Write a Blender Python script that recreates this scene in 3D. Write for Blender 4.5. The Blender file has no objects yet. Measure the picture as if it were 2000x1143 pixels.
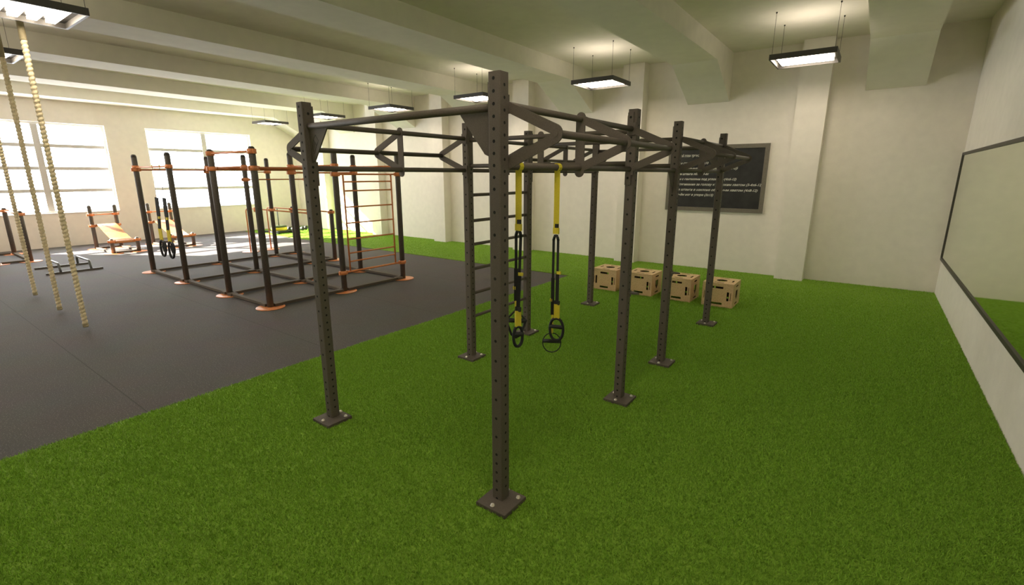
import bpy, bmesh, math, random
from mathutils import Vector, Matrix, Euler
random.seed(7)
sc = bpy.context.scene
col = sc.collection
PI = math.pi

# ------------------------------------------------------------------ materials
def new_mat(name):
    m = bpy.data.materials.new(name); m.use_nodes = True
    nt = m.node_tree; b = nt.nodes['Principled BSDF']
    return m, nt, b

def mat(name, rgb, rough=0.5, metal=0.0, noise=0.0, nscale=40.0, bump=0.0, bscale=120.0, spec=0.5):
    m, nt, b = new_mat(name)
    b.inputs['Base Color'].default_value = (*rgb, 1)
    b.inputs['Roughness'].default_value = rough
    b.inputs['Metallic'].default_value = metal
    b.inputs['Specular IOR Level'].default_value = spec
    tc = nt.nodes.new('ShaderNodeTexCoord')
    if noise > 0:
        n = nt.nodes.new('ShaderNodeTexNoise'); n.inputs['Scale'].default_value = nscale; n.inputs['Detail'].default_value = 4
        nt.links.new(tc.outputs['Object'], n.inputs['Vector'])
        r = nt.nodes.new('ShaderNodeValToRGB')
        r.color_ramp.elements[0].position = 0.3; r.color_ramp.elements[1].position = 0.7
        r.color_ramp.elements[0].color = (*[c*(1-noise) for c in rgb], 1)
        r.color_ramp.elements[1].color = (*[min(1, c*(1+noise)) for c in rgb], 1)
        nt.links.new(n.outputs['Fac'], r.inputs['Fac']); nt.links.new(r.outputs['Color'], b.inputs['Base Color'])
    if bump > 0:
        n2 = nt.nodes.new('ShaderNodeTexNoise'); n2.inputs['Scale'].default_value = bscale; n2.inputs['Detail'].default_value = 3
        nt.links.new(tc.outputs['Object'], n2.inputs['Vector'])
        bp = nt.nodes.new('ShaderNodeBump'); bp.inputs['Strength'].default_value = bump; bp.inputs['Distance'].default_value = 0.01
        nt.links.new(n2.outputs['Fac'], bp.inputs['Height']); nt.links.new(bp.outputs['Normal'], b.inputs['Normal'])
    return m

def emit(name, rgb, s):
    m = bpy.data.materials.new(name); m.use_nodes = True; nt = m.node_tree
    nt.nodes.clear()
    e = nt.nodes.new('ShaderNodeEmission'); o = nt.nodes.new('ShaderNodeOutputMaterial')
    e.inputs['Color'].default_value = (*rgb, 1); e.inputs['Strength'].default_value = s
    nt.links.new(e.outputs[0], o.inputs['Surface'])
    return m

M = {}
M['wall'] = mat('plaster_wall', (.79, .738, .668), .9, noise=.03, nscale=6, bump=.15, bscale=60)
M['ceil'] = mat('plaster_ceiling', (.74, .705, .615), .92, noise=.03, nscale=5, bump=.1, bscale=50)
M['white'] = mat('window_paint', (.80, .79, .76), .5, noise=.02, nscale=10)
M['mullion'] = mat('mullion_paint', (.52, .50, .47), .6, noise=.03, nscale=10)
M['steel'] = mat('powder_coated_steel', (.106, .087, .071), .6, spec=.3, noise=.12, nscale=150, bump=.03, bscale=500)
M['hole'] = mat('dark_hole', (.006, .006, .005), .9, noise=.1)
M['bolt'] = mat('zinc_bolt', (.62, .58, .50), .35, metal=.6, noise=.1, nscale=60)
M['post'] = mat('dark_round_post', (.115, .10, .086), .55, noise=.2, nscale=60)
M['postcap'] = mat('post_cap', (.05, .04, .035), .35, noise=.1)
M['greypost'] = mat('grey_round_post', (.105, .10, .09), .4, noise=.15, nscale=60)
M['orange'] = mat('orange_powder_coat', (.72, .255, .090), .4, noise=.08, nscale=30)
M['darkorange'] = mat('burnt_orange_bar', (.48, .155, .045), .4, noise=.08, nscale=30)
M['frame'] = mat('floor_frame_paint', (.105, .085, .065), .8, spec=.2, noise=.1, nscale=40)
M['board'] = mat('orange_bench_board', (.42, .165, .036), .5, noise=.2, nscale=25)
M['rail'] = mat('grey_steel_tube', (.12, .125, .12), .35, metal=.3, noise=.1)
M['yellow'] = mat('yellow_webbing', (.66, .54, .03), .7, noise=.1, nscale=200, bump=.1)
M['black'] = mat('black_webbing', (.012, .012, .012), .7, noise=.2, nscale=200, bump=.1)
M['rubberblack'] = mat('black_rubber', (.018, .018, .016), .6, noise=.2, nscale=90)
M['darkgreen'] = mat('dark_green_rubber', (.05, .075, .02), .5, noise=.2, nscale=60)
M['lampframe'] = mat('lamp_frame_metal', (.055, .049, .042), .45, noise=.1, nscale=60)
M['lamprefl'] = mat('lamp_reflector', (.022, .021, .020), .35, noise=.05, nscale=20)
M['tube'] = emit('lamp_panel_light', (1.0, .87, .69), 18.0)
M['uptube'] = emit('lamp_uplight', (1.0, .88, .72), 2.6)
M['wire'] = mat('suspension_wire', (.02, .018, .015), .5, noise=.1)
M['mirframe'] = mat('mirror_frame_metal', (.045, .036, .028), .5, noise=.1, nscale=30)
M['bbframe'] = mat('blackboard_frame', (.16, .14, .11), .6, noise=.1, nscale=40)
M['bb'] = mat('blackboard_slate', (.022, .021, .020), .75, noise=.35, nscale=5)
M['inner'] = mat('painted_shade_inside', (.10, .06, .028), .8, noise=.2, nscale=40)  # shade inside the plyo boxes, put into the colour
M['chalk'] = mat('chalk', (.62, .60, .53), .95, noise=.15, nscale=80)
M['engrave'] = mat('engraved_line', (.02, .016, .013), .7, noise=.1)

def speckled(name, base, spk, scale, thresh, rough):
    m, nt, b = new_mat(name)
    tc = nt.nodes.new('ShaderNodeTexCoord')
    v = nt.nodes.new('ShaderNodeTexNoise'); v.inputs['Scale'].default_value = scale; v.inputs['Detail'].default_value = 2
    big = nt.nodes.new('ShaderNodeTexNoise'); big.inputs['Scale'].default_value = 1.3; big.inputs['Detail'].default_value = 3
    for n in (v, big): nt.links.new(tc.outputs['Object'], n.inputs['Vector'])
    r = nt.nodes.new('ShaderNodeValToRGB')
    r.color_ramp.elements[0].position = thresh; r.color_ramp.elements[0].color = (*base, 1)
    r.color_ramp.elements[1].position = thresh+.12; r.color_ramp.elements[1].color = (*spk, 1)
    nt.links.new(v.outputs['Fac'], r.inputs['Fac'])
    mx = nt.nodes.new('ShaderNodeMix'); mx.data_type = 'RGBA'; mx.blend_type = 'MULTIPLY'
    mx.inputs['Factor'].default_value = .35
    nt.links.new(r.outputs['Color'], mx.inputs['A']); nt.links.new(big.outputs['Color'], mx.inputs['B'])
    nt.links.new(mx.outputs['Result'], b.inputs['Base Color'])
    b.inputs['Roughness'].default_value = rough
    return m, nt, b, tc
mf, nt, b, tc = speckled('rubber_floor', (.078, .067, .062), (.23, .20, .185), 95, .58, .85)
# faint tile joints across the rubber floor every two metres
sep = nt.nodes.new('ShaderNodeSeparateXYZ'); nt.links.new(tc.outputs['Object'], sep.inputs[0])
def mnode(op, a, bb=None):
    n = nt.nodes.new('ShaderNodeMath'); n.operation = op
    for i, q in enumerate((a, bb)):
        if q is None: continue
        if isinstance(q, (int, float)): n.inputs[i].default_value = q
        else: nt.links.new(q, n.inputs[i])
    return n.outputs[0]
fr = mnode('ABSOLUTE', mnode('SUBTRACT', mnode('FRACT', mnode('DIVIDE', mnode('ADD', sep.outputs['Y'], 30.94), 2.0)), .5))
line = mnode('GREATER_THAN', fr, .4978)
oldlink = b.inputs['Base Color'].links[0]; src = oldlink.from_socket
mx = nt.nodes.new('ShaderNodeMix'); mx.data_type = 'RGBA'
nt.links.new(line, mx.inputs['Factor']); nt.links.new(src, mx.inputs['A']); mx.inputs['B'].default_value = (.035, .03, .026, 1)
nt.links.new(mx.outputs['Result'], b.inputs['Base Color'])
bp = nt.nodes.new('ShaderNodeBump'); bp.inputs['Strength'].default_value = .25; bp.inputs['Distance'].default_value = .004
nz = nt.nodes.new('ShaderNodeTexNoise'); nz.inputs['Scale'].default_value = 220
nt.links.new(tc.outputs['Object'], nz.inputs['Vector']); nt.links.new(nz.outputs['Fac'], bp.inputs['Height']); nt.links.new(bp.outputs['Normal'], b.inputs['Normal'])
M['rubber'] = mf
M['osb'] = speckled('plywood_chipboard', (.76, .54, .29), (.46, .29, .13), 105, .56, .65)[0]

def turf_mat(name, lo, hi, inst):
    m, nt, b = new_mat(name)
    tc = nt.nodes.new('ShaderNodeTexCoord')
    n = nt.nodes.new('ShaderNodeTexNoise'); n.inputs['Scale'].default_value = 55; n.inputs['Detail'].default_value = 5
    g = nt.nodes.new('ShaderNodeNewGeometry')
    nt.links.new(g.outputs['Position'], n.inputs['Vector'])
    r = nt.nodes.new('ShaderNodeValToRGB'); r.color_ramp.elements[0].position = .35; r.color_ramp.elements[1].position = .68
    r.color_ramp.elements[0].color = (*lo, 1); r.color_ramp.elements[1].color = (*hi, 1)
    if inst:
        oi = nt.nodes.new('ShaderNodeObjectInfo')
        a = nt.nodes.new('ShaderNodeMath'); a.operation = 'MULTIPLY_ADD'; a.inputs[1].default_value = .45; 
        nt.links.new(oi.outputs['Random'], a.inputs[0])
        s = nt.nodes.new('ShaderNodeMath'); s.operation = 'MULTIPLY'; s.inputs[1].default_value = .6
        nt.links.new(n.outputs['Fac'], s.inputs[0]); nt.links.new(s.outputs[0], a.inputs[2])
        nt.links.new(a.outputs[0], r.inputs['Fac'])
    else:
        nt.links.new(n.outputs['Fac'], r.inputs['Fac'])
    nt.links.new(r.outputs['Color'], b.inputs['Base Color'])
    b.inputs['Roughness'].default_value = .75
    b.inputs['Specular IOR Level'].default_value = .25
    return m
M['turf'] = turf_mat('turf_backing', (.135, .25, .017), (.25, .42, .042), False)
M['blade'] = turf_mat('turf_blade', (.165, .310, .022), (.31, .54, .060), True)

# glass: mostly clear with a slight reflection
gm = bpy.data.materials.new('window_glass'); gm.use_nodes = True; nt = gm.node_tree; nt.nodes.clear()
o = nt.nodes.new('ShaderNodeOutputMaterial'); mxs = nt.nodes.new('ShaderNodeMixShader'); t = nt.nodes.new('ShaderNodeBsdfTransparent'); gl = nt.nodes.new('ShaderNodeBsdfGlossy')
gl.inputs['Roughness'].default_value = .02; mxs.inputs['Fac'].default_value = .04
nt.links.new(t.outputs[0], mxs.inputs[1]); nt.links.new(gl.outputs[0], mxs.inputs[2]); nt.links.new(mxs.outputs[0], o.inputs['Surface'])
M['glass'] = gm
mm, nt, b = new_mat('mirror_glass')
b.inputs['Base Color'].default_value = (.90, .96, .80, 1); b.inputs['Metallic'].default_value = 1; b.inputs['Roughness'].default_value = .04
M['mirror'] = mm

# ------------------------------------------------------------------ mesh builder
class MB:
    def __init__(s): s.bm = bmesh.new(); s.mi = 0
    def _fin(s, fs, smooth):
        for f in fs:
            f.material_index = s.mi; f.smooth = smooth
    def box(s, c, d, rot=None):
        mtx = Matrix.Translation(Vector(c)) @ (rot.to_4x4() if rot else Matrix.Identity(4)) @ Matrix.Diagonal((*d, 1))
        r = bmesh.ops.create_cube(s.bm, size=1, matrix=mtx)
        s._fin({f for v in r['verts'] for f in v.link_faces}, False); return s
    def bar(s, p0, p1, w, h, up=(0, 0, 1)):
        p0, p1 = Vector(p0), Vector(p1); d = p1-p0; z = d.normalized(); u = Vector(up)
        x = u.cross(z)
        if x.length < 1e-4: x = Vector((1, 0, 0)).cross(z)
        x.normalize(); y = z.cross(x)
        rot = Matrix((x, y, z)).transposed()
        return s.box((p0+p1)/2, (w, h, d.length), rot)
    def ring(s, c, x, y, r, n): return [s.bm.verts.new(c + x*math.cos(2*PI*i/n)*r + y*math.sin(2*PI*i/n)*r) for i in range(n)]
    def path(s, pts, r, n=12, closed=False, rs=None, smooth=True):
        pts = [Vector(p) for p in pts]; N = len(pts); rings = []; fs = []
        prevx = None
        for i, p in enumerate(pts):
            if closed: tg = (pts[(i+1) % N]-pts[i-1])
            else: tg = pts[min(i+1, N-1)]-pts[max(i-1, 0)]
            tg.normalize()
            if prevx is None:
                a = Vector((0, 0, 1)) if abs(tg.z) < .9 else Vector((1, 0, 0))
                x = a.cross(tg).normalized()
            else:
                x = (prevx - tg*prevx.dot(tg)).normalized()
            prevx = x; y = tg.cross(x)
            rings.append(s.ring(p, x, y, rs[i] if rs else r, n))
        for i in range(N if closed else N-1):
            A, B = rings[i], rings[(i+1) % N]
            for k in range(n): fs.append(s.bm.faces.new((A[k], A[(k+1) % n], B[(k+1) % n], B[k])))
        s._fin(fs, smooth)
        if not closed:
            s._fin([s.bm.faces.new(list(reversed(rings[0]))), s.bm.faces.new(rings[-1])], False)
        return s
    def tube(s, p0, p1, r, n=12): return s.path([p0, p1], r, n)
    def lathe(s, c, prof, n=20):
        c = Vector(c); rings = []; fs = []
        for r, z in prof: rings.append(s.ring(c+Vector((0, 0, z)), Vector((1, 0, 0)), Vector((0, 1, 0)), max(r, 1e-4), n))
        for A, B in zip(rings, rings[1:]):
            for k in range(n): fs.append(s.bm.faces.new((A[k], A[(k+1) % n], B[(k+1) % n], B[k])))
        s._fin(fs, True)
        s._fin([s.bm.faces.new(list(reversed(rings[0]))), s.bm.faces.new(rings[-1])], False)
        return s
    def disc(s, c, nrm, r, n=10):
        nrm = Vector(nrm).normalized(); a = Vector((0, 0, 1)) if abs(nrm.z) < .9 else Vector((1, 0, 0))
        x = a.cross(nrm).normalized(); y = nrm.cross(x)
        s._fin([s.bm.faces.new(s.ring(Vector(c), x, y, r, n))], False); return s
    def prism(s, poly, origin, ax, ay, t):
        """flat plate: 2D outline in the (ax, ay) plane, centred thickness t"""
        ax, ay = Vector(ax), Vector(ay); nz = ax.cross(ay).normalized(); o = Vector(origin)
        A = [s.bm.verts.new(o+ax*p[0]+ay*p[1]-nz*t/2) for p in poly]; B = [s.bm.verts.new(o+ax*p[0]+ay*p[1]+nz*t/2) for p in poly]
        n = len(poly); fs = [s.bm.faces.new(list(reversed(A))), s.bm.faces.new(B)]
        for i in range(n): fs.append(s.bm.faces.new((A[i], A[(i+1) % n], B[(i+1) % n], B[i])))
        s._fin(fs, False); return s
    def ribbon(s, pts, w, wdir, t=.004):
        wd = Vector(wdir).normalized()
        for p, q in zip(pts, pts[1:]):
            s.bar(p, q, t, w, up=wd) if False else s._rib(Vector(p), Vector(q), w, wd, t)
        return s
    def _rib(s, p, q, w, wd, t):
        z = (q-p).normalized(); x = (wd - z*wd.dot(z)).normalized(); y = z.cross(x)
        s.box((p+q)/2, (w, t, (q-p).length+.002), Matrix((x, y, z)).transposed())
    def mesh(s, name, mats):
        bmesh.ops.recalc_face_normals(s.bm, faces=s.bm.faces)
        me = bpy.data.meshes.new(name); s.bm.to_mesh(me); s.bm.free()
        for m in (mats if isinstance(mats, (list, tuple)) else [mats]): me.materials.append(m)
        return me

def link(name, data, parent=None, loc=(0, 0, 0), rz=0.0):
    ob = bpy.data.objects.new(name, data); col.objects.link(ob)
    ob.location = loc; ob.rotation_euler = (0, 0, rz)
    if parent: ob.parent = parent
    return ob
def obj(name, mb, mats, parent=None, loc=(0, 0, 0), rz=0.0): return link(name, mb.mesh(name, mats), parent, loc, rz)
def tag(ob, label, cat, group=None, kind=None):
    ob['label'] = label; ob['category'] = cat
    if group: ob['group'] = group
    if kind: ob['kind'] = kind
    return ob
def thing(name, label, cat, loc=(0, 0, 0), rz=0.0, group=None): return tag(link(name, None, None, loc, rz), label, cat, group)
def struct(ob): ob['kind'] = 'structure'; return ob
def dup(src, parent=None, loc=None, rz=None):
    kids = list(src.children)
    c = src.copy(); col.objects.link(c); c.parent = parent if parent else None
    if loc is not None: c.location = loc
    if rz is not None: c.rotation_euler = (0, 0, rz)
    for k in kids: dup(k, c)
    return c

# ------------------------------------------------------------------ the room
XW, XR, YB, YF, ZC = -18.3, 2.91, 9.49, -10.0, 4.67
TW = .32
fl = MB(); fl.box(((XW+XR)/2, (YB+YF)/2, -.06), (XR-XW+.6, YB-YF+.6, .12)); struct(obj('floor', fl, M['rubber']))
ce = MB(); ce.box(((XW+XR)/2, (YB+YF)/2, ZC+.1), (XR-XW+.6, YB-YF+.6, .2)); ceiling = struct(obj('ceiling', ce, M['ceil']))
BEAMS = [2.22-3.275*i for i in range(7)]      # right faces
for bx in BEAMS:
    w = .88
    m = MB()
    # soffit level with a haunch down to the back wall, profile in the YZ plane
    m.prism([(YF, ZC+.02), (YF, 4.33), (8.25, 4.33), (9.25, 3.70+.12), (YB-.002, 3.70), (YB-.002, ZC+.02)], (bx-w/2, 0, 0), (0, 1, 0), (0, 0, 1), w)
    obj('beam', m, M['ceil'], ceiling)
wb = MB(); wb.box(((XW+XR)/2, YB+.15, ZC/2), (XR-XW+.6, .3, ZC)); wall_back = struct(obj('wall_back', wb, M['wall']))
PIL = [.525, -3.15, -6.37, -9.62, -12.82, -16.1]
for px in PIL:
    m = MB(); m.box((px, YB-.15, ZC/2-.002), (.52, .31, ZC-.004)); obj('pilaster', m, M['wall'], wall_back)
wr = MB(); wr.box((XR+.15, (YB+YF)/2, ZC/2), (.3, YB-YF+.6, ZC)); struct(obj('wall_right', wr, M['wall']))
wf = MB(); wf.box(((XW+XR)/2, YF-.15, ZC/2), (XR-XW+.6, .3, ZC)); struct(obj('wall_front', wf, M['wall']))
Z0, Z1 = 1.03, 3.685
WINS = [(4.19, 7.65), (-.36, 3.10), (-8.45, -5.0)]
wl = MB()
def wseg(y0, y1, z0, z1): wl.box((XW-TW/2, (y0+y1)/2, (z0+z1)/2), (TW, y1-y0, z1-z0))
wseg(YF-.3, YB+.3, 0, Z0); wseg(YF-.3, YB+.3, Z1, ZC)
edges = [YB+.3]
for a, b_ in WINS: edges += [b_, a]
edges.append(YF-.3)
for i in range(0, len(edges), 2): wseg(edges[i+1], edges[i], Z0, Z1)
struct(obj('wall_left', wl, M['wall']))
for wi, (a, b_) in enumerate(WINS):
    e = struct(link('window_%d' % (wi+1), None, None, (XW-.17, (a+b_)/2, Z0)))
    hw = (b_-a)/2; H = Z1-Z0
    m = MB()
    for s_ in (-1, 1): m.box((0, s_*(hw-.03), H/2), (.08, .06, H))
    m.box((0, 0, .03), (.08, 2*hw-.12, .06)); m.box((0, 0, H-.03), (.08, 2*hw-.12, .06))
    obj('window_frame', m, M['white'], e)
    ym = .09
    m = MB(); m.box((0.01, ym, H/2), (.10, .155, H-.12)); obj('mullion', m, M['mullion'], e)
    for k in (1, 2, 3):
        zz = H*k/4
        for ya, yb in ((-hw+.06, ym-.0775), (ym+.0775, hw-.06)):
            m = MB(); m.box((0, (ya+yb)/2, zz), (.05, yb-ya, .10)); obj('glazing_bar', m, M['mullion'], e)
    for ya, yb in ((-hw+.06, ym-.0775), (ym+.0775, hw-.06)):
        m = MB(); m.box((0, (ya+yb)/2, H/2), (.008, yb-ya, H-.12)); obj('pane', m, M['glass'], e)
    m = MB(); m.box((.085, 0, -.011), (.20, 2*hw, .02)); obj('sill', m, M['white'], e)

# ------------------------------------------------------------------ artificial turf (nobody can count the blades)
TX, TY, TH = -3.39, 6.90, .018
tf = MB()
def grid(x0, x1, y0, y1):
    tf.box(((x0+x1)/2, (y0+y1)/2, TH/2+.0005), (x1-x0, y1-y0, TH-.001))
grid(TX, XR-.002, YF+.01, TY); 
grid(XW+.3, XR-.002, TY, YB-.31)
cuts = [XR-.002]
for px in PIL: cuts += [px+.262, px-.262]
cuts.append(XW+.3)
for i in range(0, len(cuts), 2): grid(cuts[i+1], cuts[i], YB-.31, YB-.002)
turf = obj('artificial_turf', tf, [M['turf']])
tag(turf, 'green artificial grass turf covering the right side and back strip of the floor', 'turf', kind='stuff')
ng = bpy.data.node_groups.new('turf_blades', 'GeometryNodeTree')
ng.interface.new_socket('Geometry', in_out='INPUT', socket_type='NodeSocketGeometry')
ng.interface.new_socket('Geometry', in_out='OUTPUT', socket_type='NodeSocketGeometry')
N = ng.nodes; L = ng.links
gi = N.new('NodeGroupInput'); go = N.new('NodeGroupOutput')
dist = N.new('GeometryNodeDistributePointsOnFaces'); dist.distribute_method = 'RANDOM'; dist.inputs['Seed'].default_value = 3
pos = N.new('GeometryNodeInputPosition')
vd = N.new('ShaderNodeVectorMath'); vd.operation = 'DISTANCE'; vd.inputs[1].default_value = (.2, .3, 0)
L.new(pos.outputs[0], vd.inputs[0])
nrm = N.new('GeometryNodeInputNormal'); sx = N.new('ShaderNodeSeparateXYZ'); L.new(nrm.outputs[0], sx.inputs[0])
gt = N.new('ShaderNodeMath'); gt.operation = 'GREATER_THAN'; gt.inputs[1].default_value = .5; L.new(sx.outputs['Z'], gt.inputs[0])
L.new(gt.outputs[0], dist.inputs['Selection'])
dist.inputs['Density'].default_value = 11000
L.new(gi.outputs[0], dist.inputs['Mesh'])
# keep fewer blades far away
mr = N.new('ShaderNodeMapRange'); mr.inputs['From Min'].default_value = 3.2; mr.inputs['From Max'].default_value = 8.5; mr.inputs['To Min'].default_value = 1.0; mr.inputs['To Max'].default_value = .22
vd2 = N.new('ShaderNodeVectorMath'); vd2.operation = 'DISTANCE'; vd2.inputs[1].default_value = (.2, .3, 0); L.new(pos.outputs[0], vd2.inputs[0])
L.new(vd2.outputs['Value'], mr.inputs['Value'])
rb = N.new('FunctionNodeRandomValue'); rb.data_type = 'FLOAT'; rb.inputs['Seed'].default_value = 11
lt = N.new('ShaderNodeMath'); lt.operation = 'LESS_THAN'
L.new(rb.outputs[1], lt.inputs[0]); L.new(mr.outputs[0], lt.inputs[1])
# nothing outside the view behind the camera
sp = N.new('ShaderNodeSeparateXYZ'); L.new(pos.outputs[0], sp.inputs[0])
g2 = N.new('ShaderNodeMath'); g2.operation = 'GREATER_THAN'; g2.inputs[1].default_value = -4.6; L.new(sp.outputs['Y'], g2.inputs[0])
an = N.new('ShaderNodeMath'); an.operation = 'MULTIPLY'; L.new(lt.outputs[0], an.inputs[0]); L.new(g2.outputs[0], an.inputs[1])
cone = N.new('GeometryNodeMeshCone'); cone.inputs['Vertices'].default_value = 3; cone.inputs['Radius Top'].default_value = .0006; cone.inputs['Radius Bottom'].default_value = .0023; cone.inputs['Depth'].default_value = .019
cone.fill_type = 'NONE'
sm = N.new('GeometryNodeSetMaterial'); sm.inputs['Material'].default_value = M['blade']; L.new(cone.outputs['Mesh'], sm.inputs['Geometry'])
iop = N.new('GeometryNodeInstanceOnPoints'); L.new(dist.outputs['Points'], iop.inputs['Points']); L.new(sm.outputs[0], iop.inputs['Instance']); L.new(an.outputs[0], iop.inputs['Selection'])
rv = N.new('FunctionNodeRandomValue'); rv.data_type = 'FLOAT_VECTOR'
rv.inputs[0].default_value = (-.75, -.75, 0); rv.inputs[1].default_value = (.75, .75, 6.28)
L.new(rv.outputs[0], iop.inputs['Rotation'])
rs = N.new('FunctionNodeRandomValue'); rs.data_type = 'FLOAT_VECTOR'; rs.inputs[0].default_value = (.8, .8, .7); rs.inputs[1].default_value = (1.4, 1.4, 1.35); rs.inputs['Seed'].default_value = 5
L.new(rs.outputs[0], iop.inputs['Scale'])
jn = N.new('GeometryNodeJoinGeometry'); L.new(gi.outputs[0], jn.inputs[0]); L.new(iop.outputs[0], jn.inputs[0])
L.new(jn.outputs[0], go.inputs[0])
md = turf.modifiers.new('blades', 'NODES'); md.node_group = ng
TZ = TH

# ------------------------------------------------------------------ big rig on the turf
W, D1, D2, D3 = 1.908, 1.90, 1.172, 1.895
RX, RY = -W/2, 2.48
rig = thing('pull_up_rig', 'large dark brown steel pull-up rig with eight drilled square posts standing on green turf', 'workout rig', (RX, RY, TZ))
def rp(x, y, z): return (x-RX, y-RY, z-TZ)          # room point -> rig frame
S = .041; HP = 2.70
def make_post():
    m = MB(); m.box((0, 0, HP/2-TZ/2+.006), (2*S, 2*S, HP-TZ-.012))
    # bevel the vertical edges
    es = [e for e in m.bm.edges if abs((e.verts[0].co-e.verts[1].co).z) > 1]
    bmesh.ops.bevel(m.bm, geom=es, offset=.007, segments=2, affect='EDGES', profile=.5)
    m.mi = 1
    zs = [2.665-.0655*k for k in range(10)] + [1.945-.1305*k for k in range(12)] + [.382-.0655*k for k in range(6)]
    for z in zs:
        for s_ in (-1, 1): m.disc((-.002, s_*(S+.0008), z-TZ), (0, s_, 0), .0098)
    zs = [2.633-.0655*k for k in range(39)]
    for z in zs:
        for s_ in (-1, 1): m.disc((s_*(S+.0008), 0, z-TZ), (s_, 0, 0), .0090)
    me = m.mesh('post', [M['steel'], M['hole']])
    return me
post_me = make_post()
post_pts = [(0, 0), (0, D1), (0, D1+D2), (0, D1+D2+D3), (-W, 0), (-W, D1), (-W, D1+D2), (-W, D1+D2+D3)]
pm = MB(); pm.box((.02, -.022, .016), (.24, .24, .030)); bmesh.ops.bevel(pm.bm, geom=list(pm.bm.edges), offset=.003, segments=1, affect='EDGES'); plate_me = pm.mesh('base_plate', M['steel'])
bmx = MB(); bmx.lathe((0, 0, 0), [(.016, 0), (.016, .004), (.013, .005), (.013, .011), (.007, .015)], 8); bolt_me = bmx.mesh('bolt', M['bolt'])
for (x, y) in post_pts:
    p = link('post', post_me, rig, rp(x, y, TZ))
    bpz = link('base_plate', plate_me, p)
    for dx, dy in ((.02, -.115), (.112, -.02), (.02, .075), (-.072, -.02)): 
        pass
    for dx, dy in ((.015, -.11), (.105, .055), (-.062, .03), (-.005, .08)):
        link('bolt', bolt_me, p, (dx, dy, .0305))
def rbar(p0, p1, r=.0215, name='crossbar'):
    m = MB(); m.tube(rp(*p0), rp(*p1), r, 16); return obj(name, m, M['steel'], rig)
ZU, ZL, ZT = 2.538, 2.205, 2.368
def vplate(out, arm=.068, full=False):
    """V shaped bracket outline: out = +-1 direction along X. returns (outer, inner) polygon pieces as strips"""
    r = .045; tip = (.352, ZT)
    return tip, r
def capsule(p, q, r, n=8):
    p, q = Vector(p), Vector(q); d = (q-p).normalized(); a0 = math.atan2(d.y, d.x)
    pts = []
    for k in range(n+1): 
        a = a0-PI/2+PI*k/n; pts.append((q.x+r*math.cos(a), q.y+r*math.sin(a)))
    for k in range(n+1):
        a = a0+PI/2+PI*k/n; pts.append((p.x+r*math.cos(a), p.y+r*math.sin(a)))
    return pts
def bracket(x, y, out, full):
    m = MB(); o_ = rp(x, y, 0); ax = (out, 0, 0); ay = (0, 0, 1)
    tip = (.342, ZT)
    x0 = 0.0 if full else -.01
    a, c = (x0, ZU), (x0, ZL)
    c0 = (.334, ZT-.001); rr = .052
    arc = [(c0[0]+rr*math.cos(an), c0[1]+rr*math.sin(an)) for an in [math.radians(64-128*k/12) for k in range(13)]]
    outline = [(x0, 2.572)]+arc+[(x0, 2.168), (x0, 2.236), (.318, ZT-.001), (x0, 2.512)]
    m.prism(outline, o_, ax, ay, .010)
    if full: m.prism(capsule((0, ZU+.012), (0, ZL-.03), .036), o_, ax, ay, .0088)
    else:
        m.box(Vector(o_)+Vector((0, 0, ZU)), (.07, .012, .10)); m.box(Vector(o_)+Vector((0, 0, ZL)), (.07, .012, .10))
    # welded end of the outer bar
    t0 = Vector(o_)+Vector((out*tip[0], 0, tip[1])); m.tube(t0-Vector((0, .0075, 0)), t0+Vector((0, .0075, 0)), .018, 16)
    return obj('bracket', m, M['steel'], rig)
def long_bay(x, y0, out):
    y1 = y0+D1
    ya, yb = y0+S+.008, y1-S-.008
    rbar((x, ya, ZU), (x, yb, ZU)); rbar((x, ya, ZL), (x, yb, ZL))
    rbar((x+out*.342, ya, ZT), (x+out*.342, yb, ZT), .0215, 'outer_bar')
    bracket(x, ya, out, False); bracket(x, (y0+y1)/2, out, True); bracket(x, yb, out, False)
    # bolted mounting plates on the inner post faces
    for yy, sg in ((ya, 1), (yb, -1)):
        for zz in (ZU+.085, ZL-.085):
            m = MB(); m.box(rp(x-out*.012, yy-sg*.004, zz), (.052, .014, .10)); m.mi = 1
            m.disc(rp(x-out*.012, yy+sg*.0036, zz+.01), (0, sg, 0), .011); obj('mounting_plate', m, [M['steel'], M['hole']], rig)
for x, out in ((0, 1), (-W, -1)):
    long_bay(x, 0, out); long_bay(x, D1+D2, out)
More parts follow.
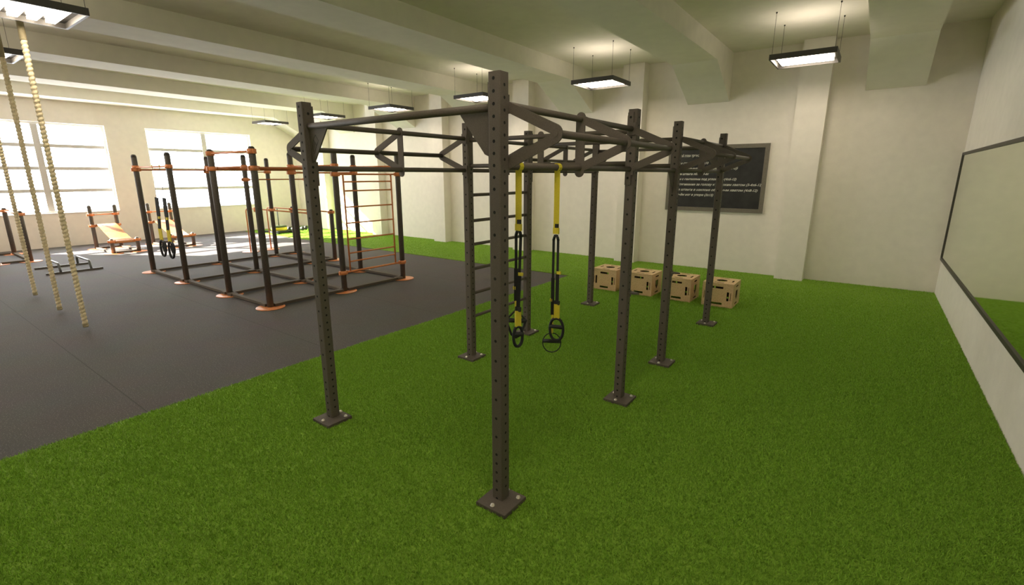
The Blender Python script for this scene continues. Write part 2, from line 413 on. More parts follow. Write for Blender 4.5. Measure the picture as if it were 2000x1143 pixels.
# cross members between the two rows
ends = [0, D1, D1+D2, D1+D2+D3]
for i, y in enumerate(ends):
    rbar((-W+S, y, 2.522), (-S, y, 2.522), .0235 if i == 0 else .0215)
    for x, sg in ((-W+S, 1), (-S, -1)):
        m = MB(); m.box(rp(x+sg*.004, y, 2.42), (.008, .066, .46)); m.mi = 1
        for zz in (2.615, 2.215): m.disc(rp(x+sg*.009, y, zz), (sg, 0, 0), .011)
        obj('mounting_plate', m, [M['steel'], M['hole']], rig)
        if i in (0, 3):
            m = MB(); m.prism([(0, 2.50), (.235, 2.50), (.225, 2.485), (.05, 2.27), (0, 2.25)], rp(x+sg*.008, y, 0), (sg, 0, 0), (0, 0, 1), .010)
            gs = obj('gusset', m, M['steel'], rig)
            if i == 0 and sg == 1:
                # engraved tilted square with its handle lines
                e = MB(); cx, cz = x+.082, 2.40
                def ln(p, q): e.bar(rp(cx+p[0], y-.0058, cz+p[1]), rp(cx+q[0], y-.0058, cz+q[1]), .0035, .001, (0, 1, 0))
                sq = [(.005, .055), (.040, .010), (.010, -.025), (-.025, .020)]
                for p, q in zip(sq, sq[1:]+sq[:1]): ln(p, q)
                ln((-.025, .020), (-.055, -.055)); ln((-.010, 0), (-.043, -.070)); ln((.010, -.025), (-.030, -.085))
                obj('engraved_emblem', e, M['engrave'], gs)
    if i in (1, 2):
        rbar((-W+S, y, 2.252), (-S, y, 2.252))
        m = MB(); m.prism(capsule((0, 2.535), (0, 2.23), .034), rp(-W/2, y, 0), (1, 0, 0), (0, 0, 1), .009); obj('upright_plate', m, M['steel'], rig)
for x in (0, -W):
    rbar((x, D1+S, ZL), (x, D1+D2-S, ZL))
rbar((-W, D1+S, ZU), (-W, D1+D2-S, ZU))
# small triangular gusset under the short bar of the right-hand row
m = MB(); m.prism([(0, ZL-.005), (.18, ZL-.005), (0, ZL-.24)], rp(0, D1+D2-S, 0), (0, -1, 0), (0, 0, 1), .009); obj('gusset', m, M['steel'], rig)
# wall-bar rungs between the two middle left-hand posts
for zz in (1.937, 1.648, 1.378, 1.09, .80, .515):
    rbar((-W, D1+S, zz), (-W, D1+D2-S, zz), .0185, 'rung')
for yy, sg in ((D1+S, 1), (D1+D2-S, -1)):
    m = MB(); m.box(rp(-W, yy+sg*.003, 1.22), (.05, .006, 1.62)); obj('rung_plate', m, M['steel'], rig)
# barbell hooks on the short bay
for y in (D1, D1+D2):
    m = MB()
    m.box(rp(S+.005, y, 1.085), (.010, .06, .06)); m.prism([(0, -.035), (.06, -.03), (.10, 0), (.06, .03), (0, .035)], rp(S, y, 1.098), (1, 0, 0), (0, 1, 0), .014)
    obj('barbell_hook', m, M['steel'], rig)

# ------------------------------------------------------------------ suspension trainers
def loop_pts(c, w, h, ax, n=18, sharp=1.0):
    c = Vector(c); ax = Vector(ax).normalized()
    return [c + ax*(w/2*math.sin(2*PI*k/n)) + Vector((0, 0, h/2*math.cos(2*PI*k/n))) for k in range(n)]
def handle(root, top, ax, sleeve_len, loop_h, loop_w, yellow=True, grip_z=None, thick=.0105, sw=.040):
    top = Vector(top); ax = Vector(ax).normalized()
    if yellow:
        m = MB(); m.box(top+Vector((0, 0, .012)), (.040, .012, .03)); obj('buckle', m, M['black'], root)
        m = MB(); m.ribbon([top, top-Vector((0, 0, sleeve_len))], sw, ax, .016); obj('sleeve', m, M['yellow'], root)
    b0 = top-Vector((0, 0, sleeve_len))
    c = b0-Vector((0, 0, loop_h/2))
    m = MB(); pts = [c+ax*(loop_w/2*(abs(math.sin(a))**.8)*(1 if math.sin(a) >= 0 else -1))+Vector((0, 0, loop_h/2*math.cos(a))) for a in [2*PI*k/20 for k in range(20)]]
    m.path(pts, thick, 8, closed=True); lp = obj('foot_loop', m, M['black'], root)
    gz = c.z+loop_h*.12 if grip_z is None else grip_z
    m = MB(); g = Vector((c.x, c.y, gz)); hw = loop_w/2*.98
    m.path([g-ax*hw, g-ax*hw*.9, g+ax*hw*.9, g+ax*hw], .015, 12, rs=[.011, .015, .015, .011]); obj('grip', m, M['rubberblack'], root)
def trainer(name, label, x, y, zb, zbuckle, zfork, legs, group, wd=(.92, .38, 0), baraxis='Y'):
    root = thing(name, label, 'suspension trainer', (x, y, zfork-.6), 0, group)
    o = Vector((x, y, zfork-.6))
    def lp(p): return Vector(p)-o
    wdv = Vector(wd)
    # yellow anchor strap: wraps the bar and hangs down
    m = MB(); r = .026
    for k in range(10):
        a0, a1 = 2*PI*k/10, 2*PI*(k+1)/10
        if baraxis == 'Y': P = lambda a: lp((x+r*math.cos(a), y, zb+r*math.sin(a))); w_ = (0, 1, 0)
        else: P = lambda a: lp((x, y+r*math.cos(a), zb+r*math.sin(a))); w_ = (1, 0, 0)
        m._rib(P(a0), P(a1), .036, Vector(w_), .004)
    zs = [zb-r]; n = 10
    pts = []; 
    for k in range(n+1):
        t = k/n; pts.append((t, zb-r+(zbuckle-zb+r)*t))
    for (t0, z0), (t1, z1) in zip(pts, pts[1:]):
        tw = .5*math.sin(t0*PI)
        w2 = Vector((wdv.x*math.cos(tw)-wdv.y*math.sin(tw), wdv.x*math.sin(tw)+wdv.y*math.cos(tw), 0))
        m._rib(lp((x, y, z0)), lp((x, y, z1)), .038, w2, .005)
    obj('anchor_strap', m, M['yellow'], root)
    m = MB(); m.box(lp((x, y, zbuckle+.012)), (.032, .014, .028)); obj('buckle', m, M['black'], root)
    m = MB(); m.box(lp((x, y, zbuckle-.022)), (.042, .018, .042)); obj('clasp', m, M['yellow'], root)
    m = MB(); m.ribbon([lp((x, y, zbuckle-.05)), lp((x, y, zfork))], .030, wdv, .010)
    m.path([lp((x-.02, y, zfork-.035)), lp((x-.012, y, zfork-.01)), lp((x, y, zfork)), lp((x+.012, y, zfork-.01)), lp((x+.02, y, zfork-.035))], .010, 8)
    obj('equalizer_loop', m, M['black'], root)
    for sgn, (tx, ty, tz), kind in legs:
        m = MB(); a = Vector((x+sgn*.018, y, zfork-.03)); b_ = Vector((tx, ty, tz)); mid = (a+b_)/2
        m._rib(lp(a), lp(mid), .017, wdv, .006); m._rib(lp(mid), lp(b_), .024, wdv, .009)
        obj('webbing', m, M['black'], root)
        m = MB(); tb = a+(b_-a)*(.50 if sgn > 0 else .80); m.box(lp(tb+Vector((.010*sgn, 0, 0))), (.030 if sgn > 0 else .018, .014, .020)); obj('tab', m, M['yellow'], root)
        if kind == 'full': handle(root, lp((tx, ty, tz)), (.95, .25, 0), .105, .165, .100)
        elif kind == 'front': handle(root, lp((tx, ty, tz)), (.45, .9, 0), .105, .135, .065)
        elif kind == 'ring':
            m = MB(); m.ribbon([lp((tx, ty, tz)), lp((tx, ty, tz-.14))], .014, (1, 0, 0), .010); obj('sleeve', m, M['yellow'], root)
            c = lp((tx, ty, tz-.14-.075)); pts = loop_pts(c, .135, .15, (.857, .515, 0), 20); mm_ = MB(); mm_.path(pts, .004, 6, closed=True); obj('foot_loop', mm_, M['black'], root)
            mm_ = MB(); mm_.path([c-Vector((.055, .033, -.012)), c+Vector((.055, .033, .012))], .015, 12); obj('grip', mm_, M['rubberblack'], root)
        elif kind == 'tri':
            m = MB(); m.ribbon([lp((tx, ty, tz)), lp((tx, ty, tz-.05))], .012, (0, 1, 0), .014); obj('sleeve', m, M['yellow'], root)
            c = lp((tx, ty, tz-.06)); mm_ = MB(); mm_.path([c, c+Vector((-.056, -.033, -.07)), c+Vector((-.026, -.015, -.17)), c+Vector((.0, 0, -.19)), c+Vector((.026, .015, -.17)), c+Vector((.056, .033, -.07))], .008, 8, closed=True); obj('foot_loop', mm_, M['black'], root)
            mm_ = MB(); mm_.path([c+Vector((-.055, -.033, -.072)), c+Vector((.055, .033, -.072))], .015, 12); obj('grip', mm_, M['rubberblack'], root)
        elif kind == 'far':
            handle(root, lp((tx, ty, tz)), (.8, -.6, 0), .14, .22, .12, thick=.014)
    return root
trainer('suspension_trainer', 'yellow and black suspension strap hanging from the rig bar beside the frontmost post', 0, .194, ZL, 1.862, 1.82,
        [(1, (.005, .185, 1.305), 'front'), (-1, (-.022, .20, 1.365), 'tri')], 'suspension straps on the rig')
trainer('suspension_trainer', 'yellow and black suspension strap hanging farther along the rig bar, its ring handle dangling low', 0, .644, ZL, 1.80, 1.745,
        [(1, (.026, .634, 1.255), 'full'), (-1, (-.024, .655, 1.165), 'ring')], 'suspension straps on the rig')

# ------------------------------------------------------------------ plyo boxes
def apply_bool(body, cutters):
    bo = link('tmp_body', body.mesh('plyo_box', M['osb']))
    cs = []
    cut = link('tmp_cut', cutters.mesh('cut', M['osb']))
    md_ = bo.modifiers.new('b', 'BOOLEAN'); md_.operation = 'DIFFERENCE'; md_.object = cut; md_.solver = 'EXACT'; md_.use_self = True
    dg = bpy.context.evaluated_depsgraph_get(); dg.update()
    me = bpy.data.meshes.new_from_object(bo.evaluated_get(dg))
    bpy.data.objects.remove(bo); bpy.data.objects.remove(cut)
    return me
BW, BD, BH = .485, .52, .385
t_ = .018
def panel_mesh(kind):
    """one plywood panel in its final place in the box frame, with the real cut-outs"""
    b_ = MB(); c = MB()
    if kind == 'front': b_.box((0, -BD/2+t_/2, BH/2), (BW, t_, BH))
    if kind == 'back': b_.box((0, BD/2-t_/2, BH/2), (BW, t_, BH))
    if kind == 'left': b_.box((-BW/2+t_/2, 0, BH/2), (t_, BD-2*t_-.001, BH))
    if kind == 'right': b_.box((BW/2-t_/2, 0, BH/2), (t_, BD-2*t_-.001, BH))
    if kind == 'top': b_.box((0, 0, BH+t_/2+.0005), (BW, BD, t_))
    if kind in ('front', 'back'):
        y = (-BD/2 if kind == 'front' else BD/2)
        for z in (.06, BH-.055): c.box((0, y, z), (.17, .1, .034))
        for x in (-.165, .165): c.box((x, y, BH/2), (.034, .1, .15))
        for x in (-BW/2+.035, BW/2-.035): c.box((x, y, BH/2), (.008, .1, .13))
    if kind in ('left', 'right'):
        x = (-BW/2 if kind == 'left' else BW/2)
        c.prism([(-.06, .27), (.06, .27), (.06, .17), (0, .105), (-.06, .17)], (x, 0, 0), (0, 1, 0), (0, 0, 1), .1)
        for z in (.05, BH-.045): c.box((x, 0, z), (.1, .15, .024))
    if kind == 'top':
        c.tube((0, 0, BH-.1), (0, 0, BH+.1), .085, 24)
        for x in (-.175, .175): c.box((x, 0, BH), (.026, .13, .1))
        for y in (-.19, .19): c.box((0, y, BH), (.15, .024, .1))
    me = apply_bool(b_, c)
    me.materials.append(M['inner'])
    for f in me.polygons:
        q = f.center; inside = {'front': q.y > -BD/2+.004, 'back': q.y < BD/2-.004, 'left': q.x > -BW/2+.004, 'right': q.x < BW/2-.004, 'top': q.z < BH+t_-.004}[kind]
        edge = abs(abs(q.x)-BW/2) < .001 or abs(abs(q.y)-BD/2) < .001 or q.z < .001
        if inside and not edge: f.material_index = 1  # inner faces get the darker colour as painted shade, so the slots read dark
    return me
kinds = ['front', 'back', 'left', 'right', 'top']
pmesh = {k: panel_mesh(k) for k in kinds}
BOXL = ['leftmost wooden plyo box in the row on the turf before the back wall',
        'wooden plyo box second from the left in the row on the turf',
        'wooden plyo box third from the left in the row on the turf',
        'rightmost wooden plyo box in the row, nearest the mirror wall']
bx0 = None
for i, xr in enumerate((-1.93, -1.243, -.555, .120)):
    loc = (xr-BW/2, 6.045+BD/2, TZ+.002)
    if bx0 is None:
        bx0 = thing('plyo_box', BOXL[i], 'plyo box', loc, 0, 'wooden plyo boxes')
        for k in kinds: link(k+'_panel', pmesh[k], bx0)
    else:
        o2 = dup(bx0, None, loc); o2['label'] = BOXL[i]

# ------------------------------------------------------------------ ceiling lamps
LX, LY, LH, LZ = .93, .87, .075, 3.965
def make_lamp(loc, label):
    t = thing('pendant_lamp', label, 'lamp', loc, 0, 'hanging rectangular lamps')
    m = MB(); th = .028
    m.box((0, -LY/2+th/2, LH/2), (LX, th, LH)); m.box((0, LY/2-th/2, LH/2), (LX, th, LH))
    m.box((-LX/2+th/2, 0, LH/2), (th, LY-2*th, LH)); m.box((LX/2-th/2, 0, LH/2), (th, LY-2*th, LH))
    m.box((0, 0, LH+.004), (LX, LY, .008)); obj('lamp_frame', m, M['lampframe'], t)
    m = MB(); m.box((0, 0, LH-.006), (LX-2*th, LY-2*th, .010)); obj('reflector', m, M['lamprefl'], t)
    for k in range(4):
        m = MB(); m.box((0, -.255+.17*k, LH-.036), (LX-2*th-.12, .088, .032)); obj('light_panel', m, M['tube'], t)
    m = MB(); m.box((0, 0, LH+.0105), (LX-.16, LY-.16, .004)); obj('uplight_panel', m, M['uptube'], t)
    for sx_ in (-1, 1):
        for sy in (-1, 1):
            m = MB(); x, y = sx_*(LX/2-.035), sy*(LY/2-.02); m.tube((x, y, LH+.008), (x, y, ZC-LZ-.012), .0028, 6)
            m.lathe((x, y, ZC-LZ-.022), [(.009, 0), (.012, .012), (.012, .0215)], 8); obj('suspension_wire', m, M['wire'], t)
    return t
LAMPX = [.53, -3.13, -6.41, -9.70, -12.93, -16.35]
LAB = ['rectangular hanging lamp nearest the mirror wall, in front of the right pilaster',
       'rectangular hanging lamp second from the right along the back wall, above the rig posts',
       'rectangular hanging lamp along the back wall partly hidden behind the frontmost rig post',
       'rectangular hanging lamp third from the window end of the row along the back wall',
       'rectangular hanging lamp second from the window end, partly behind the left rig post',
       'rectangular hanging lamp at the window end of the row along the back wall']
l0 = None
for x, lb in zip(LAMPX, LAB):
    if l0 is None: l0 = make_lamp((x, 7.50, LZ), lb)
    else: q = dup(l0, None, (x, 7.50, LZ)); q['label'] = lb
for x, lb in ((-6.41, 'large rectangular hanging lamp with open louvre strips in the top left corner'),
              (-9.70, 'rectangular hanging lamp at the left edge behind the climbing ropes')):
    q = dup(l0, None, (x, -.565, LZ)); q['label'] = lb
BAY = ['nearest the mirror wall', 'second from the mirror wall', 'third from the mirror wall', 'fourth from the mirror wall', 'second from the windows', 'nearest the windows']
for i, x in enumerate(LAMPX):  # unseen lamps added along the rows to brighten the near part of the room
    if i not in (2, 3):
        q = dup(l0, None, (x, -.565, LZ)); q['label'] = 'added hanging lamp of the middle row, unseen above the frame edge, ' + BAY[i]
    q = dup(l0, None, (x, -8.2, LZ)); q['label'] = 'added hanging lamp of the unseen row behind the camera, ' + BAY[i]

# ------------------------------------------------------------------ climbing ropes
def rope_mesh():
    m = MB(); zb, zt, pitch, nr = .05, ZC, .054, 12
    n = int((zt-zb)/(pitch/6)); rows_ = []
    for i in range(n+1):
        z = zb+(zt-zb)*i/n; ring = []
        for k in range(nr):
            th = 2*PI*k/nr; ph = PI*(z/pitch-k/nr); r = .0215+.0135*abs(math.cos(ph))**.7
            ring.append(m.bm.verts.new((r*math.cos(th), r*math.sin(th), z)))
        rows_.append(ring)
    fs = []
    for A, B in zip(rows_, rows_[1:]):
        for k in range(nr): fs.append(m.bm.faces.new((A[k], A[(k+1) % nr], B[(k+1) % nr], B[k])))
    m._fin(fs, True); m._fin([m.bm.faces.new(rows_[0][::-1]), m.bm.faces.new(rows_[-1])], False)
    return m.mesh('strands', M['rope'])
M['rope'] = mat('natural_manila_rope', (.80, .68, .46), .85, noise=.18, nscale=60, bump=.3, bscale=200)
M['ropewrap'] = mat('rope_whipping', (.36, .30, .18), .8, noise=.15, nscale=80)
M['steel2'] = mat('ceiling_hook_steel', (.12, .11, .1), .4, metal=.5, noise=.1)
rm = rope_mesh(); 
RL = ['thick natural climbing rope nearest the middle of the room, rightmost of three',
      'middle one of three thick natural climbing ropes hanging by the left edge',
      'leftmost thick natural climbing rope, closest to the windows']
for (x, y), lb in zip(((-7.12, -.53), (-8.62, -.51), (-10.28, -.51)), RL):
    t = thing('climbing_rope', lb, 'rope', (x, y, 0.0), 0, 'climbing ropes')
    link('strands', rm, t)
    m = MB(); m.lathe((0, 0, .035), [(.030, 0), (.034, .01), (.034, .05), (.031, .055)], 14); obj('end_whipping', m, M['ropewrap'], t)
    m = MB(); m.lathe((0, 0, 3.80), [(.031, 0), (.036, .01), (.036, ZC-3.80-.03), (.05, ZC-3.80-.02), (.05, ZC-3.80-.001)], 14); obj('top_sleeve', m, M['ropewrap'], t)

# ------------------------------------------------------------------ blackboard
bb = thing('blackboard', 'grey framed blackboard with chalked training plan hanging on the back wall', 'blackboard', (-1.21, YB, 2.08))
bw, bh, ft = 2.125, 1.46, .085
m = MB(); m.box((0, -.012, 0), (bw-2*ft+.01, .016, bh-2*ft+.01)); slate = obj('slate', m, M['bb'], bb)
m = MB()
for s_ in (-1, 1):
    m.box((s_*(bw/2-ft/2), -.021, 0), (ft, .04, bh)); m.box((0, -.021, s_*(bh/2-ft/2)), (bw-2*ft, .04, ft))
obj('board_frame', m, M['bbframe'], bb)
rows = [('Мой план трено', 2.594, .066, -2.06), ('Жим стоя у стены 3х10', 2.425, .058, -2.10), ('Становая тяга легко (8-10)', 2.306, .056, -2.10),
        ('Жим штанги лёжа (4-6х', 2.184, .056, -2.10), ('Жим с гантелями под углом 45 у(4х6-12)', 2.070, .056, -2.12), ('Подтягивание за голову к широким хватом (3-4х6-12)', 1.951, .056, -2.13),
        ('Тяга штанги в наклоне обратным хватом (4х8-12)', 1.832, .056, -2.13), ('Подъём ног в упоре (3х15)', 1.717, .056, -2.14)]
xend = {1: -1.36, 2: -.75, 3: -1.33, 4: -.74, 5: -.215, 6: -.31, 7: -1.20, 0: -1.58}
for i, (s_, z, sz, x0) in enumerate(rows):
    cu = bpy.data.curves.new('chalk_text', 'FONT'); cu.body = s_; cu.size = sz*1.25; cu.shear = .35; cu.offset = .0014; cu.extrude = .0004
    to = bpy.data.objects.new('tmp_text', cu); col.objects.link(to)
    dg = bpy.context.evaluated_depsgraph_get(); dg.update()
    me = bpy.data.meshes.new_from_object(to.evaluated_get(dg)); bpy.data.objects.remove(to)
    xs = [v.co.x for v in me.vertices]; wid = max(xs)-min(xs); k = (xend[i]-x0)/wid
    me.transform(Matrix.Diagonal((k, 1, 1, 1))); me.materials.clear(); me.materials.append(M['chalk'])
    t = link('chalk_writing', me, slate, (x0+1.21, -.0215, z-2.08-sz*.45)); t.rotation_euler = (PI/2, 0, 0)

# ------------------------------------------------------------------ wall mirror
my0, my1, mz0, mz1 = -.6, 9.40, .655, 2.535
mr_ = thing('wall_mirror', 'long wall mirror in a dark frame along the right wall', 'mirror', (XR, (my0+my1)/2, mz0))
hy, hz = (my1-my0)/2, mz1-mz0; f_ = .045
m = MB(); m.box((-.010, 0, hz/2), (.012, 2*hy-2*f_+.01, hz-2*f_+.01)); obj('mirror_glass', m, M['mirror'], mr_)
m = MB()
for s_ in (-1, 1): m.box((-.016, s_*(hy-f_/2), hz/2), (.03, f_, hz))
m.box((-.016, 0, f_/2), (.03, 2*hy-2*f_, f_)); m.box((-.016, 0, hz-f_/2), (.03, 2*hy-2*f_, f_)); obj('mirror_frame', m, M['mirframe'], mr_)

# ------------------------------------------------------------------ orange and black workout frame
CX = [-11.29, -9.47, -7.59, -6.14]; CY = [1.65, 3.09, 4.54]
cmp_ = thing('workout_frame', 'black post workout frame with orange bars and ladder standing on the dark rubber floor', 'workout frame', (-8.7, 3.1, 0))
def cp(x, y, z): return (x+8.7, y-3.1, z)
R_ = .052
def round_post(h, r=R_): 
    m = MB(); m.lathe((0, 0, 0), [(r, .012), (r, h-.055), (r*.93, h-.03), (r*.72, h-.008), (r*.4, h)], 20); return m
def cap_mb(h, r=R_):
    return MB().lathe((0, 0, 0), [(r*1.03, h-.052), (r*.96, h-.026), (r*.75, h-.003), (r*.42, h+.006)], 20)
post_m = round_post(2.585).mesh('post', M['post']); cap_m = cap_mb(2.585).mesh('cap', M['postcap'])
disc_m = MB().lathe((0, 0, 0), [(.225, 0.001), (.225, .010), (.20, .013)], 28).mesh('foot_disc', M['orange'])
def clamp_mesh(r=R_, h=.075):
    m = MB(); m.lathe((0, 0, -h/2), [(r+.001, 0), (r+.016, 0.004), (r+.016, h-.004), (r+.001, h)], 20)
    m.box((0, -(r+.022), 0), (.035, .03, h*.9)); m.box((0, (r+.022), 0), (.035, .03, h*.9)); return m.mesh('clamp', M['orange'])
cl_m = clamp_mesh()
posts = {}
for x in CX:
    for y in CY:
        p = link('post', post_m, cmp_, cp(x, y, 0)); posts[(x, y)] = p
        link('cap', cap_m, p); link('foot_disc', disc_m, p)
SPX = [(-11.30, 5.12), (-9.40, 5.09)]
spm = round_post(1.30).mesh('short_post', M['post']); scap = cap_mb(1.30).mesh('cap', M['postcap'])
for x, y in SPX:
    p = link('short_post', spm, cmp_, cp(x, y, 0)); link('cap', scap, p); link('foot_disc', disc_m, p); link('clamp', cl_m, p, (0, 0, 1.235))
def cbar(ax, ay, bx_, by, z, r=.017, mt='orange'):
    m = MB(); a = Vector(cp(ax, ay, z)); b_ = Vector(cp(bx_, by, z)); d = (b_-a).normalized()*R_
    m.tube(a+d, b_-d, r, 12); obj('horizontal_bar', m, M[mt], cmp_)
    for (x, y) in ((ax, ay), (bx_, by)):
        if (x, y) in posts: link('clamp', cl_m, posts[(x, y)], (0, 0, z), 0 if abs(ax-bx_) < .01 else PI/2)
a, b_, c, d = CX; e, f, g = CY
cbar(a, e, b_, e, 2.322); cbar(a, e, a, f, 2.27, .018, 'darkorange')
cbar(c, e, d, e, 2.517, .018); cbar(c, e, c, f, 2.262, .026, 'darkorange'); cbar(d, e, d, f, 2.262, .022, 'darkorange')
cbar(a, f, b_, f, 2.335); cbar(a, f, a, g, 2.235, .012, 'darkorange')
cbar(b_, f, b_, g, 2.06, .014, 'darkorange'); cbar(c, f, d, f, 2.32); cbar(c, f, c, g, 2.205)
cbar(c, g, d, g, 2.33); cbar(d, f, d, g, 2.172, .016)
cbar(d, f, d, g, .36, .019)
# ladder hung between two right-hand posts
lad = link('ladder', None, cmp_, cp(d, 3.8, 0))
for yy in (3.25, 4.36):
    m = MB(); m.tube((0, yy-3.8, .36), (0, yy-3.8, 2.17), .016, 10); obj('side_rail', m, M['orange'], lad)
for zz in (2.036, 1.872, 1.576, 1.279, .979, .712, .552):
    m = MB(); m.tube((0, 3.25-3.8, zz), (0, 4.36-3.8, zz), .0145, 10); obj('rung', m, M['orange'], lad)
# parallel dip bars with bent legs
for yy, xe in ((4.46, -9.47), (5.06, -9.40)):
    m = MB(); xs, zz = -12.57, 1.245
    pts = [(xs, yy, .012), (xs, yy, zz-.12)]
    for k in range(1, 6):
        an_ = PI/2*k/5; pts.append((xs+.12*(1-math.cos(an_)), yy, zz-.12+.12*math.sin(an_)))
    pts.append((xe, yy, zz))
    m.path([cp(*p) for p in pts], .017, 10); db = obj('dip_bar', m, M['orange'], cmp_)
    link('foot_disc', disc_m, db, cp(xs, yy, 0))
for x, y in ((a, g), (b_, g)): link('clamp', cl_m, posts[(x, y)], (0, 0, 1.245))
m = MB(); m.lathe((0, 0, -.035), [(.02, 0), (.028, .01), (.028, .06), (.02, .07)], 12); obj('knob', m, M['orange'], posts[(d, e)], (-.045, -.03, 1.62))
# flat frame on the floor
def fbeam(p, q):
    p, q = Vector(cp(*p, .035)), Vector(cp(*q, .035)); dd = (q-p).normalized()
    m = MB(); m.bar(p+dd*(R_+.02), q-dd*(R_+.02), .085, .045); m.box(p+dd*(R_+.07), (.13, .13, .048)); m.box(q-dd*(R_+.07), (.13, .13, .048)); obj('floor_beam', m, M['frame'], cmp_)
for y in CY:
    for x0, x1 in zip(CX, CX[1:]): fbeam((x0, y), (x1, y))
for x in CX:
    for y0, y1 in zip(CY, CY[1:]): fbeam((x, y0), (x, y1))
fbeam((-11.30, 4.54), (-11.30, 5.12)); fbeam((-9.44, 4.54), (-9.40, 5.09)); fbeam(SPX[0], SPX[1])

# suspension trainer on the far frame
def far_trainer(x, label, lean):
    root = thing('suspension_trainer', label, 'suspension trainer', (x, 1.65, .95), 0, 'suspension straps on the far frame')
    o_ = Vector((x, 1.65, .95))
    def q(dx, z): return Vector((dx, 0, z))-Vector((0, 0, .95))
    m = MB(); m.path([q(0, 2.36), q(.028, 2.33), q(0, 2.295), q(-.028, 2.33)], .008, 6, closed=True); obj('anchor_loop', m, M['yellow'], root)
    m = MB(); m.tube(q(0, 2.30), q(lean*.3, 1.70), .0045, 6); obj('hanger', m, M['rail'], root)
    FV = Vector((.95, .3, 0))
    m = MB(); m._rib(q(lean*.3, 1.70), q(lean*.6, 1.32), .085, FV, .02); m._rib(q(lean*.6, 1.32), q(lean, 1.04), .07, FV, .02); obj('webbing', m, M['black'], root)
    m = MB(); m.box(q(lean*.62, 1.28), (.09, .03, .05)); obj('tab', m, M['yellow'], root)
    handle(root, q(lean, 1.05), (.95, .3, 0), .26, .34, .13, thick=.022, sw=.09)
    m = MB(); c = q(lean+.10, .66); m.path([c+Vector((.09*math.sin(2*PI*k/14), 0, .12*math.cos(2*PI*k/14))) for k in range(14)], .016, 8, closed=True); obj('foot_loop', m, M['black'], root)
    return root
far_trainer(-10.33, 'black and yellow suspension strap on the far frame, left one of the pair', -.16)
far_trainer(-9.94, 'black and yellow suspension strap on the far frame, right one of the pair', -.10)

# ------------------------------------------------------------------ sloping bench boards
def bench(y0, label):
    t = thing('incline_bench', label, 'workout bench', (-16.05, y0, 0), 0, 'orange incline benches')
    for x in (-.75, .75):
        for y in (-.3, .3):
            h = 1.285 if x < 0 else .415
            p = obj('post', round_post(h, .05), M['greypost'], t, (x, y, 0)); obj('cap', cap_mb(h, .05), M['greypost'], p); link('foot_disc', disc_m, p)
            for z in ((1.02, .69) if x < 0 else (.345,)): link('clamp', cl_m, p, (0, 0, z), PI/2 if False else 0)
    m = MB(); m.tube((-.75, -.25, 1.02), (-.75, .25, 1.02), .016, 10); obj('handle_bar', m, M['orange'], t)
    m = MB(); m.tube((-.75, -.25, .69), (-.75, .25, .69), .02, 10); obj('support_bar', m, M['orange'], t)
    m = MB(); prof = [(-.80, .70), (-.62, .735), (-.40, .68), (0, .53), (.4, .40), (.72, .33), (.78, .30)]
    for (xa, za), (xb, zb) in zip(prof, prof[1:]):
        m._rib(Vector((xa, 0, za)), Vector((xb, 0, zb)), .46, Vector((0, 1, 0)), .03)
    m.box((.74, 0, .315), (.03, .50, .06)); obj('board', m, M['board'], t)
    m = MB(); m.bar((-.75, -.245, .71), (.1, .245, .525), .02, .012); 
    for y in (-.3, .3):
        m = MB(); m.bar((-.69, y, .035), (.69, y, .035), .08, .045); obj('floor_beam', m, M['frame'], t)
    for x in (-.75, .75):
        m = MB(); m.bar((x, -.24, .035), (x, .24, .035), .08, .045); obj('floor_beam', m, M['frame'], t)
    return t
bench(2.28, 'orange sloping bench with grey posts under the left window, left one of two')
bench(3.73, 'orange sloping bench seen behind the hanging far suspension straps, right one of two')

# ------------------------------------------------------------------ free-standing dip bars at the left edge
t = thing('parallel_dip_bars', 'low dip bars with black posts and orange rails at the left edge by the windows', 'dip bars', (-16.4, 0, 0))
for x in (-1.02, .95):
    for y in (-.30, .305):
        p = obj('post', round_post(1.285), M['post'], t, (x, y, 0)); obj('cap', cap_mb(1.285), M['postcap'], p); link('foot_disc', disc_m, p); link('clamp', cl_m, p, (0, 0, 1.20))
for y in (-.30, .305):
    m = MB(); m.tube((-.97, y, 1.20), (.90, y, 1.20), .018, 10); obj('rail', m, M['orange'], t)
    m = MB(); m.bar((-.93, y, .035), (.86, y, .035), .085, .045); obj('floor_beam', m, M['frame'], t)
for x in (-1.02, .95):
    m = MB(); m.bar((x, -.22, .035), (x, .22, .035), .085, .045); obj('floor_beam', m, M['frame'], t)

# ------------------------------------------------------------------ low push-up bars
t = thing('push_up_bars', 'low grey tube push-up bars on two floor rails between the ropes', 'push-up bars', (-13.3, .59, 0))
for x in (-.55, .55):
    m = MB(); m.bar((x, -.50, .022), (x, .50, .022), .05, .042); obj('floor_rail', m, M['post'], t)
for y in (-.25, .29):
    m = MB(); pts = [(-.55, y, .04), (-.55, y, .16)]
    for k in range(1, 5): a_ = PI/2*k/4; pts.append((-.55+.06*(1-math.cos(a_)), y, .16+.06*math.sin(a_)))
    for k in range(0, 5): a_ = PI/2*k/4; pts.append((.49+.06*math.sin(a_)-.06, y, .16+.06*math.cos(a_)))
    pts += [(.51, y, .10), (.55, y, .04)]
    m.path(pts, .024, 12); obj('grip_bar', m, M['rail'], t)

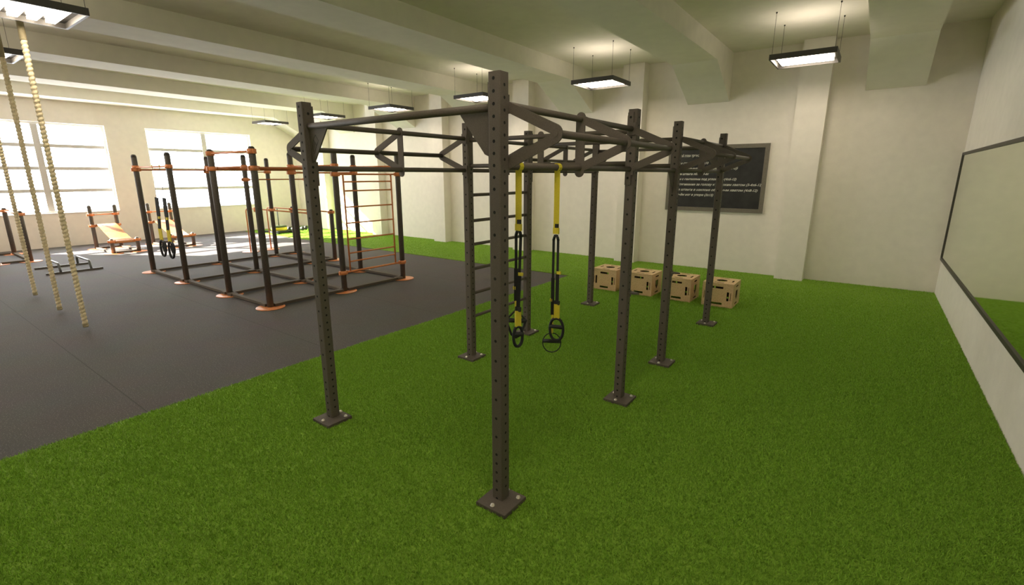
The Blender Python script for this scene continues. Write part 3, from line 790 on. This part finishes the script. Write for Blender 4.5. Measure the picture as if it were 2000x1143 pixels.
# ------------------------------------------------------------------ weight sled on the far turf
t = thing('weight_sled', 'low black weight sled loaded with a yellow weight disc beside the far wall', 'weight sled', (-16.42, 7.42, TZ+.004))
m = MB()
for y in (-.28, .28):
    m.box((0, y, .04), (1.0, .07, .07))
m.box((-.3, 0, .06), (.1, .5, .06)); m.box((.3, 0, .06), (.1, .5, .06)); m.box((0, 0, .075), (.5, .3, .02)); obj('sled_base', m, M['rubberblack'], t)
m = MB(); m.tube((0, 0, .08), (0, 0, .95), .020, 10); obj('loading_pin', m, M['rail'], t)
m = MB(); m.lathe((0, 0, .086), [(.03, 0), (.27, 0), (.285, .02), (.285, .10), (.27, .12), (.03, .12)], 28); obj('weight_disc', m, M['yellow'], t)
m = MB(); m.lathe((0, 0, .207), [(.03, 0), (.26, 0), (.275, .015), (.275, .045), (.26, .055), (.03, .055)], 28); obj('weight_disc', m, M['darkgreen'], t)
DL = ['black dumbbell on the far turf, nearest the sled', 'black dumbbell on the far turf, second from the sled', 'black dumbbell on the far turf, farthest from the sled']
dm = None
for i in range(3):
    loc = (-16.6+.10*i, 8.0+.30*i, TZ+.084)
    if dm is None:
        dm = thing('dumbbell', DL[0], 'dumbbell', loc, .2, 'dumbbells by the sled')
        m = MB(); m.tube((-.14, 0, 0), (.14, 0, 0), .017, 10); obj('handle', m, M['rail'], dm)
        for s_ in (-1, 1):
            m = MB(); m.path([(s_*.07, 0, 0), (s_*.085, 0, 0), (s_*.165, 0, 0), (s_*.18, 0, 0)], .08, 8, rs=[.065, .08, .08, .065], smooth=False); obj('head', m, M['rubberblack'], dm)
    else:
        q = dup(dm, None, loc, .2+.1*i); q['label'] = DL[i]

# ------------------------------------------------------------------ daylight and view
w = bpy.data.worlds.new('daylight'); sc.world = w; w.use_nodes = True
bg = w.node_tree.nodes['Background']; bg.inputs['Color'].default_value = (.92, .96, 1.0, 1); bg.inputs['Strength'].default_value = 9.5
for a, b_ in WINS:
    ld = bpy.data.lights.new('window_portal', 'AREA'); ld.shape = 'RECTANGLE'; ld.size = b_-a; ld.size_y = Z1-Z0; ld.cycles.is_portal = True
    lo = bpy.data.objects.new('window_portal', ld); col.objects.link(lo); lo.location = (XW-TW-.02, (a+b_)/2, (Z0+Z1)/2)
    lo.rotation_euler = (PI/2, 0, -PI/2)
sd = bpy.data.lights.new('sun', 'SUN'); sd.energy = 34; sd.angle = .012; sd.color = (1.0, .93, .82)
so = bpy.data.objects.new('sun', sd); col.objects.link(so); so.location = (-24, -3, 8)
so.rotation_euler = Vector((1.55, 1.00, -1)).to_track_quat('-Z', 'Y').to_euler()

cam = bpy.data.cameras.new('camera'); cam.sensor_width = 36; cam.lens = 943.6/2000*36; cam.clip_start = .05; cam.clip_end = 200
co = bpy.data.objects.new('camera', cam); col.objects.link(co)
co.location = (1.745, -2.248, 2.153); co.rotation_euler = (math.radians(90-13.64), 0, math.radians(36.316))
sc.camera = co
sc.view_settings.view_transform = 'Standard'; sc.view_settings.look = 'None'; sc.view_settings.exposure = 0.75
cy = sc.cycles
cy.use_denoising = True
cy.max_bounces = 12; cy.diffuse_bounces = 8; cy.glossy_bounces = 4; cy.transparent_max_bounces = 12
cy.sample_clamp_indirect = 8.0
